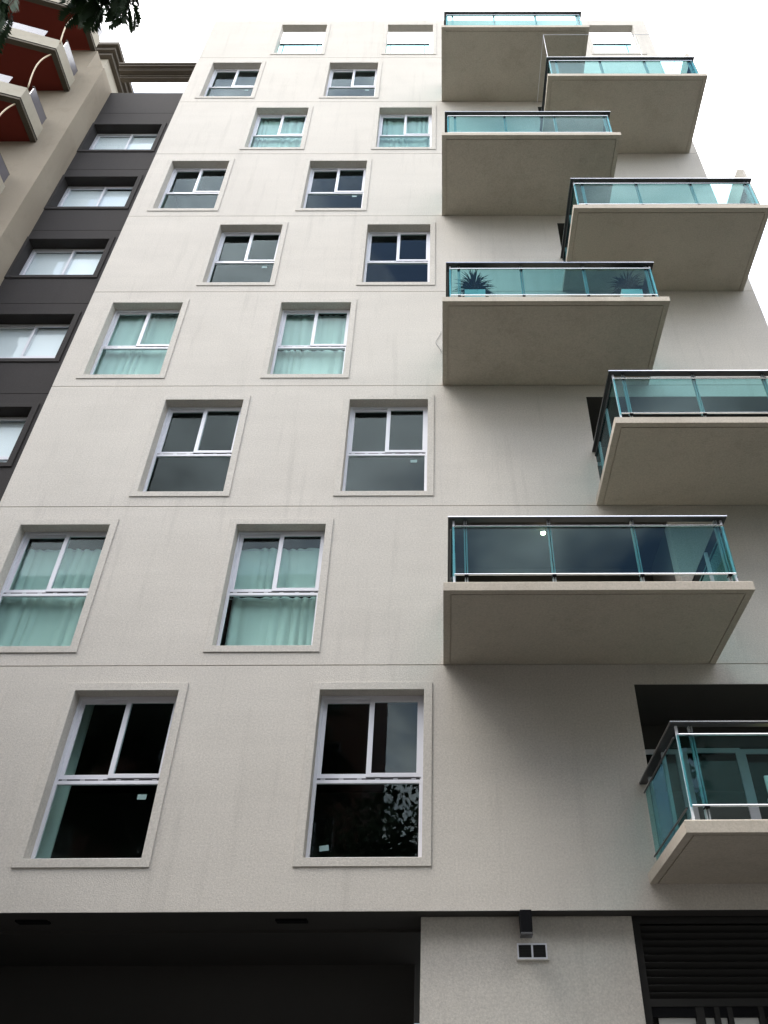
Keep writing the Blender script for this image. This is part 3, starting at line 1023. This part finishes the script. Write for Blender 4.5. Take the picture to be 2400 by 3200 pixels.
# ------------------------------------------------------------------ tan building with red balcony undersides
tan = empty('tan_building', (-13, 3, 0), 'tan building at far left with red-bottomed balconies and cream parapets', 'building')
LX = -10.13
MB().box(-22, LX, 0, 12, 0.12, 25.40 + EYE, 'tan_stucco').build('wall', tan)
MB().box(-22, -10.80, 1.25, 11, 25.401 + EYE, 27.979 + EYE, 'cream_parapet').build('penthouse_wall', tan)
MB().box(LX + 0.0005, -10.04, 0.0, 0.97, 24.281 + EYE, 25.40 + EYE, 'tan_stucco').build('side_return', tan)
mb = MB()
mb.prism([(LX + 0.0005, 0.0), (-9.56, 0.02), (-9.56, DY + 0.30), (LX + 0.0005, DY + 0.30)], 0.12, 24.28 + EYE, 'tan_stucco')
mb.build('corner_pier', tan)
# roof cornice running back
mb = MB()
for k, (e, z0, z1) in enumerate(((0.0, 28.30, 28.48), (0.10, 28.14, 28.299), (0.20, 27.98, 28.139))):
    mb.box(-22, -10.46 - e + 0.0, 0.92 + e, 11, z0 + EYE + 0.001, z1 + EYE, 'cornice_paint')
mb.build('roof_cornice', tan)
# moulded beam behind the dark wing
mb = MB()
y0 = 0.98
for (a, c, z0, z1) in ((0.00, 0.54, 26.98, 27.06), (0.035, 0.53, 26.90, 26.979), (0.10, 0.52, 26.86, 26.899),
                       (0.13, 0.50, 26.80, 26.859), (0.27, 0.47, 26.72, 26.799), (0.30, 0.44, 26.66, 26.719)):
    mb.box(-10.12, -4.2, y0 + a, y0 + c, z0 + EYE, z1 + EYE, 'cornice_paint')
mb.build('moulded_beam', tan, bevel=0.006)


def tan_balcony(z):
    """Bay-fronted balcony: red underside, weathered edge moulding, cream parapet, glass strip on top."""
    z += EYE
    A, B, C = (LX + 0.03, -1.04), (-14.0, -2.10), (-14.0, 0.0)
    poly = [(LX + 0.03, -0.0005), (-14.0, -0.0005), B, A]

    def inset(d):
        u = Vector((A[0] - B[0], A[1] - B[1])).normalized()
        nrm = Vector((-u.y, u.x))
        if nrm.y < 0:
            nrm = -nrm
        b = (B[0], B[1] + d / nrm.y)
        t = (LX + 0.03 - d - B[0]) / u.x
        a = (LX + 0.03 - d, B[1] + u.y * t + d / nrm.y)
        return [(LX + 0.03 - d, -0.0005), (-14.0, -0.0005), b, a]

    mb = MB()
    p0, p1, p2 = inset(0.0), inset(0.14), inset(0.05)
    s = mb
    # slab with red underside, border moulding lower than the field
    s.face([(x, y, z + 0.05) for x, y in p1], 'red_plaster')
    for q in ((2, 3), (3, 0)):
        i, j = q
        s.face([(*p0[i], z), (*p0[j], z), (*p1[j], z), (*p1[i], z)], 'weathered_moulding')
        s.face([(*p1[i], z), (*p1[j], z), (*p1[j], z + 0.05), (*p1[i], z + 0.05)], 'weathered_moulding')
        s.face([(*p0[i], z), (*p0[j], z), (*p0[j], z + 0.07), (*p0[i], z + 0.07)], 'weathered_moulding')
        s.face([(*p0[i], z + 0.07), (*p0[j], z + 0.07), (*p2[j], z + 0.10), (*p2[i], z + 0.10)], 'weathered_moulding')
    s.face([(x, y, z + 0.12) for x, y in p0], 'paving')
    b = s.build('balcony', tan)
    # parapet
    pp = MB()
    for q in ((2, 3), (3, 0)):
        i, j = q
        pin = inset(0.19)
        for (za, zb) in ((0.10, 0.72),):
            pp.face([(*p2[i], z + za), (*p2[j], z + za), (*p2[j], z + zb), (*p2[i], z + zb)], 'cream_parapet')
            pp.face([(*pin[i], z + za), (*pin[i], z + zb), (*pin[j], z + zb), (*pin[j], z + za)], 'cream_parapet')
            pp.face([(*p2[i], z + zb), (*p2[j], z + zb), (*pin[j], z + zb), (*pin[i], z + zb)], 'cream_parapet')
    pp.build('parapet', b)
    q1, q2 = inset(0.10), inset(0.115)
    gl = MB()
    e1 = (q1[3][0] - 0.42, q1[3][1] - 0.11)
    e2 = (q2[3][0] - 0.42, q2[3][1] - 0.11)
    za, zb = z + 0.721, z + 1.16
    ca = [(*q1[2], za), (*e1, za), (*e2, za), (*q2[2], za)]
    cb = [(*q1[2], zb), (*e1, zb), (*e2, zb), (*q2[2], zb)]
    gl.face(ca, 'frosted_panel')
    gl.face(cb, 'frosted_panel')
    for i in range(4):
        j = (i + 1) % 4
        gl.face([ca[i], ca[j], cb[j], cb[i]], 'frosted_panel')
    gl.build('screen_panel', b)
    MB().box(q1[3][0] - 0.012, q1[3][0] + 0.02, -0.82, -0.06, z + 0.721, z + 1.16, 'frosted_panel').build('screen_panel', b)
    MB().box(q1[3][0] - 0.03, q1[3][0] + 0.012, -0.84, -0.04, z + 1.161, z + 1.20, 'weathered_moulding').build('rail', b)
    return b


for z in (25.386, 22.739, 19.897, 17.06, 14.22):
    tan_balcony(z)

# hose running down the red balcony fronts
for zt, lab in ((25.386, 'pale hose hanging between the two uppermost red balcony undersides'),
                (22.739, 'pale curved hose hanging below the second red balcony underside'),
                (19.897, 'thin hose in front of the third red balcony underside')):
    pts = []
    for k in range(13):
        t = k / 12
        pts.append((-10.24 + 0.10 * t - 0.05 * math.sin(t * math.pi), -0.93 - 0.07 * t - 0.14 * math.sin(t * math.pi) * (1 - 0.4 * t),
                    zt + EYE + 0.05 - 2.16 * t))
    tag(MB().tube(pts, 0.018, 'hose_tan', 7).build('hose', smooth=True), lab, 'hose', 'hoses on the tan building')

# ------------------------------------------------------------------ street tree whose lowest sprays hang into the view
tree = empty('street_tree', (-5.6, -8.2, 0.1), 'dark feathery tree sprays hanging into the top left corner', 'tree')
tr = MB()
trunk = [(-5.6, -8.2, 0.1), (-5.55, -8.2, 2.2), (-5.45, -8.15, 4.4), (-5.4, -8.1, 6.6), (-5.3, -8.1, 8.8), (-5.2, -8.2, 10.6)]
tr.tube(trunk, 0.2, 'bark', 10, taper=[0.26, 0.19, 0.17, 0.14, 0.10, 0.05])
limbs = [[(-5.45, -8.15, 4.6), (-6.6, -8.8, 6.6), (-7.8, -9.6, 8.4)], [(-5.4, -8.1, 6.4), (-5.0, -9.4, 8.2), (-5.0, -10.8, 9.6)],
         [(-5.4, -8.1, 7.0), (-6.8, -7.4, 8.8), (-8.0, -6.9, 10.0)], [(-5.3, -8.1, 8.6), (-4.4, -7.8, 9.9), (-3.4, -7.45, 10.25), (-2.85, -7.3, 9.95)],
         [(-5.3, -8.1, 8.2), (-4.9, -7.6, 9.6), (-4.3, -7.3, 10.3), (-3.95, -7.15, 10.2)]]
for l in limbs:
    tr.tube(l, 0.06, 'bark', 7, taper=[0.08, 0.05, 0.025, 0.012][:len(l)])
tr.build('trunk', tree, smooth=True)

cam_inv = cam.matrix_world.inverted()


def in_view(p, margin=0.02):
    q = cam_inv @ Vector(p)
    if q.z > -0.1:
        return False
    u = 0.5 + 191.1 / 2400 + (2525.04 * q.x / -q.z) / 2400
    v = 0.5 - (2525.04 * q.y / -q.z) / 3200
    return -margin < u < 1 + margin and -margin < v < 1 + margin


def frond(mb, p, d, ln, rnd, mat='leaf_green'):
    """Pinnate leaf: drooping midrib with paired narrow leaflets."""
    d = d.normalized()
    n = 13
    side = d.cross(Vector((0, 0, 1)))
    side = side.normalized() if side.length > 1e-3 else Vector((1, 0, 0))
    pos = Vector(p)
    dirv = d.copy()
    for k in range(n):
        t = k / n
        dirv = (dirv + Vector((0, 0, -0.07))).normalized()
        nxt = pos + dirv * ln / n
        w = 0.004
        mb.face([pos - side * w, pos + side * w, nxt + side * w * 0.7, nxt - side * w * 0.7], mat)
        ll = ln * 0.30 * (0.55 + 0.75 * math.sin(math.pi * (0.12 + 0.8 * t)))
        for s in (-1, 1):
            o = (side * s * 0.8 + dirv * 0.65 + Vector((0, 0, rnd.uniform(-0.35, 0.05)))).normalized()
            wv = dirv * ll * 0.17
            a = nxt
            m = a + o * ll * 0.5
            e = a + o * ll
            mb.face([a, m + wv, e, m - wv], mat)
        pos = nxt


rnd = random.Random(21)
cr = MB()  # crown widened to shade the lower facade; fronds entering the frame are dropped
cnt = 0
while cnt < 2200:
    th = rnd.uniform(0, 6.283)
    el = rnd.uniform(-0.5, 1.4)
    rr = rnd.uniform(0.55, 1.0)
    p = Vector((-6.9 + 4.2 * rr * math.cos(th) * math.cos(el), -9.6 + 4.2 * rr * math.sin(th) * math.cos(el), 9.8 + 2.8 * rr * math.sin(el)))
    if (math.sin(p.x * 2.1) + math.sin(p.y * 2.4 + 1) + math.sin(p.z * 2.6 + 2)) < -0.4:
        continue
    d = Vector((math.cos(th), math.sin(th), rnd.uniform(-0.4, 0.4)))
    if p.y > -6.4 or any(in_view(p + d * q + Vector((0, 0, -0.35 * q)), 0.03) for q in (-0.2, 0.0, 0.25, 0.5, 0.8)):
        continue
    frond(cr, p, d, rnd.uniform(0.5, 0.9), rnd)
    cnt += 1
cr.build('crown', tree)
# the two low sprays
sp = MB()
for k in range(60):
    p = Vector((-2.86 + rnd.uniform(-0.24, 0.20), -7.2 + rnd.uniform(-0.18, 0.12), 9.46 + rnd.uniform(-0.10, 0.34)))
    frond(sp, p, Vector((rnd.uniform(-0.5, 0.7), rnd.uniform(-0.2, 0.5), -0.6)), rnd.uniform(0.22, 0.36), rnd)
for k in range(40):
    p = Vector((-3.97 + rnd.uniform(-0.22, 0.10), -7.0 + rnd.uniform(-0.15, 0.12), 9.62 + rnd.uniform(-0.10, 0.36)))
    frond(sp, p, Vector((rnd.uniform(-0.4, 0.35), rnd.uniform(-0.2, 0.4), -0.7)), rnd.uniform(0.22, 0.36), rnd)
sp.build('spray', tree)

# ------------------------------------------------------------------ across the street (reflected in the lower panes)
opp = empty('brick_building', (-15, -27, 0.1), 'dark brick building across the street, seen only as a reflection in the lower windows', 'building')
OX0, OX1, OY = -30.0, -3.2, -21.5
OH = 23.0
ow, oh_, ob = 1.5, 1.7, 0.9
holes = []
for r in range(7):
    for c in range(8):
        x = OX0 + 1.2 + c * 3.3
        holes.append((x, x + ow, 0.12 + r * 3.1 + ob + 0.2, 0.12 + r * 3.1 + ob + 0.2 + oh_))
mb = MB()
wall_sheet(mb, OX0, OX1, 0.12, OH, OY - 0.3, OY, holes, 'brick_red')
mb.build('wall', opp)
MB().box(OX0, OX1, OY - 12, OY - 0.301, 0.12, OH - 0.5, 'brick_red').build('core', opp)
MB().box(OX0 - 0.2, OX1 + 0.2, OY - 12.2, OY + 0.35, OH, OH + 0.35, 'pale_render').build('cornice', opp)
first = None
for h in holes:
    if first is None:
        f = MB().ring(0, ow, 0, oh_, 0.06, 0.06, 0.06, 0.06, -0.2, -0.12, 'white_aluminium').box(ow / 2 - 0.03, ow / 2 + 0.03, -0.19, -0.13, 0.06, oh_ - 0.06, 'white_aluminium')
        o = f.build('window', opp)
        p = MB().box(0.05, ow - 0.05, -0.165, -0.155, 0.05, oh_ - 0.05, 'window_glass').build('pane', o)
        first = (o, p)
    else:
        o = bpy.data.objects.new('window', first[0].data)
        COL.objects.link(o)
        o.parent = opp
        o.matrix_parent_inverse = Matrix.Translation(-opp.location)
        p = bpy.data.objects.new('pane', first[1].data)
        COL.objects.link(p)
        p.parent = o
    o.location = (h[0], OY, h[2])
for r in range(1, 7):
    for c in (2, 4, 6):
        x = OX0 + 0.6 + c * 3.3
        z = 0.12 + r * 3.1
        bl = MB().box(x, x + 2.7, OY + 0.001, OY + 1.1, z, z + 0.14, 'pale_render').build('balcony', opp)
        rl = MB().ring(x, x + 2.7, z + 0.141, z + 1.1, 0.05, 0.05, 0.05, 0.05, OY + 1.04, OY + 1.09, 'pale_render')
        for k in range(3):
            a, c2 = x + 0.05 + k * 0.87, x + 0.05 + (k + 1) * 0.87
            rl.tube([(a, OY + 1.065, z + 0.19), (c2, OY + 1.065, z + 1.05)], 0.025, 'pale_render', 6)
            rl.tube([(a, OY + 1.065, z + 1.05), (c2, OY + 1.065, z + 0.19)], 0.025, 'pale_render', 6)
        rl.build('railing', bl)

# pale block further right across the street, added to block low sky
blk = empty('sky_blocker', (24, -27, 0.1), 'pale block across the street to the right, unseen, added to block low skylight', 'building')
BX0, BX1 = 13.0, 40.0
bh = []
for r in range(7):
    for c in range(8):
        x = BX0 + 1.0 + c * 3.3
        bh.append((x, x + ow, 0.12 + r * 3.1 + 1.1, 0.12 + r * 3.1 + 1.1 + oh_))
mb = MB()
wall_sheet(mb, BX0, BX1, 0.12, 24.0, OY - 0.3, OY, bh, 'pale_render')
mb.build('wall', blk)
MB().box(BX0, BX1, OY - 12, OY - 0.301, 0.12, 23.6, 'pale_render').build('core', blk)
for h in bh:
    o = bpy.data.objects.new('window', first[0].data)
    COL.objects.link(o)
    o.parent = blk
    o.matrix_parent_inverse = Matrix.Translation(-blk.location)
    p = bpy.data.objects.new('pane', first[1].data)
    COL.objects.link(p)
    p.parent = o
    o.location = (h[0], OY, h[2])

# trees across the street and further along the pavement, some added as facade shade
def broad_tree(x, y, h, r, label, seed):
    rnd = random.Random(seed)
    t2 = empty('broad_tree', (x, y, 0.1), label, 'tree', 'trees seen only in reflections')  # group also holds the unseen trees added for shade
    tr = MB()
    tr.tube([(x, y, 0.1), (x + 0.05, y, h * 0.25), (x - 0.1, y - 0.1, h * 0.45), (x + 0.1, y, h * 0.75)], 0.2, 'bark', 9,
            taper=[0.3, 0.22, 0.18, 0.06])
    for a in range(7):
        th = a * 0.95
        z = h * 0.36 + 0.3 * a
        tr.tube([(x, y, z), (x + 0.4 * r * math.cos(th), y + 0.4 * r * math.sin(th), z + h * 0.15),
                 (x + 0.75 * r * math.cos(th), y + 0.75 * r * math.sin(th), z + h * 0.27)], 0.08, 'bark', 6, taper=[0.1, 0.06, 0.02])
    tr.build('trunk', t2, smooth=True)
    cr = MB()
    cnt = 0
    while cnt < 8000:
        v = Vector((rnd.gauss(0, 1), rnd.gauss(0, 1), rnd.gauss(0, 1))).normalized() * rnd.uniform(0.4, 1.0)
        p = Vector((x + r * v.x, y + r * 0.95 * v.y, h * 0.68 + h * 0.31 * v.z))
        if math.sin(p.x * 2.0 + seed) + math.sin(p.y * 2.2) + math.sin(p.z * 2.7) < -0.5:
            continue
        if in_view(p, 0.05):
            continue
        a = Vector((rnd.uniform(-1, 1), rnd.uniform(-1, 1), rnd.uniform(-1, 1))).normalized()
        b = a.cross(Vector((rnd.uniform(-1, 1), rnd.uniform(-1, 1), rnd.uniform(-1, 1)))).normalized()
        q = rnd.uniform(0.10, 0.20)
        cr.face([p - a * q, p + b * q * 0.5, p + a * q, p - b * q * 0.5], 'leaf_green')
        cnt += 1
    cr.build('crown', t2)


broad_tree(-0.3, -18.5, 12.5, 4.6, 'broad tree across the street, reflected in the lowest window beside the balconies', 31)
broad_tree(11.8, -18.5, 9.6, 4.2, 'tall tree across the street, reflected in the sliding door of the lowest right balcony', 32)
broad_tree(2.9, -13.2, 14.0, 3.7, 'leafy tree behind the camera, unseen, added to shade the lower facade', 34)  # added canopy that blocks sky for the bottom centre of the facade
broad_tree(-9.9, -3.7, 11.5, 3.3, 'unseen tree on the near pavement left of the tower, added to shade its lower storeys', 35)  # added out of view to darken the lower left facade
broad_tree(10.6, -3.7, 11.5, 3.3, 'unseen tree on the near pavement right of the tower, added to shade its lower storeys', 36)  # added out of view to darken the lower right facade
broad_tree(16.5, -18.0, 12.0, 4.0, 'farther tree across the street, added to cut low skylight on the facade', 33)  # extra tree added to reduce low-angle light at the facade's foot
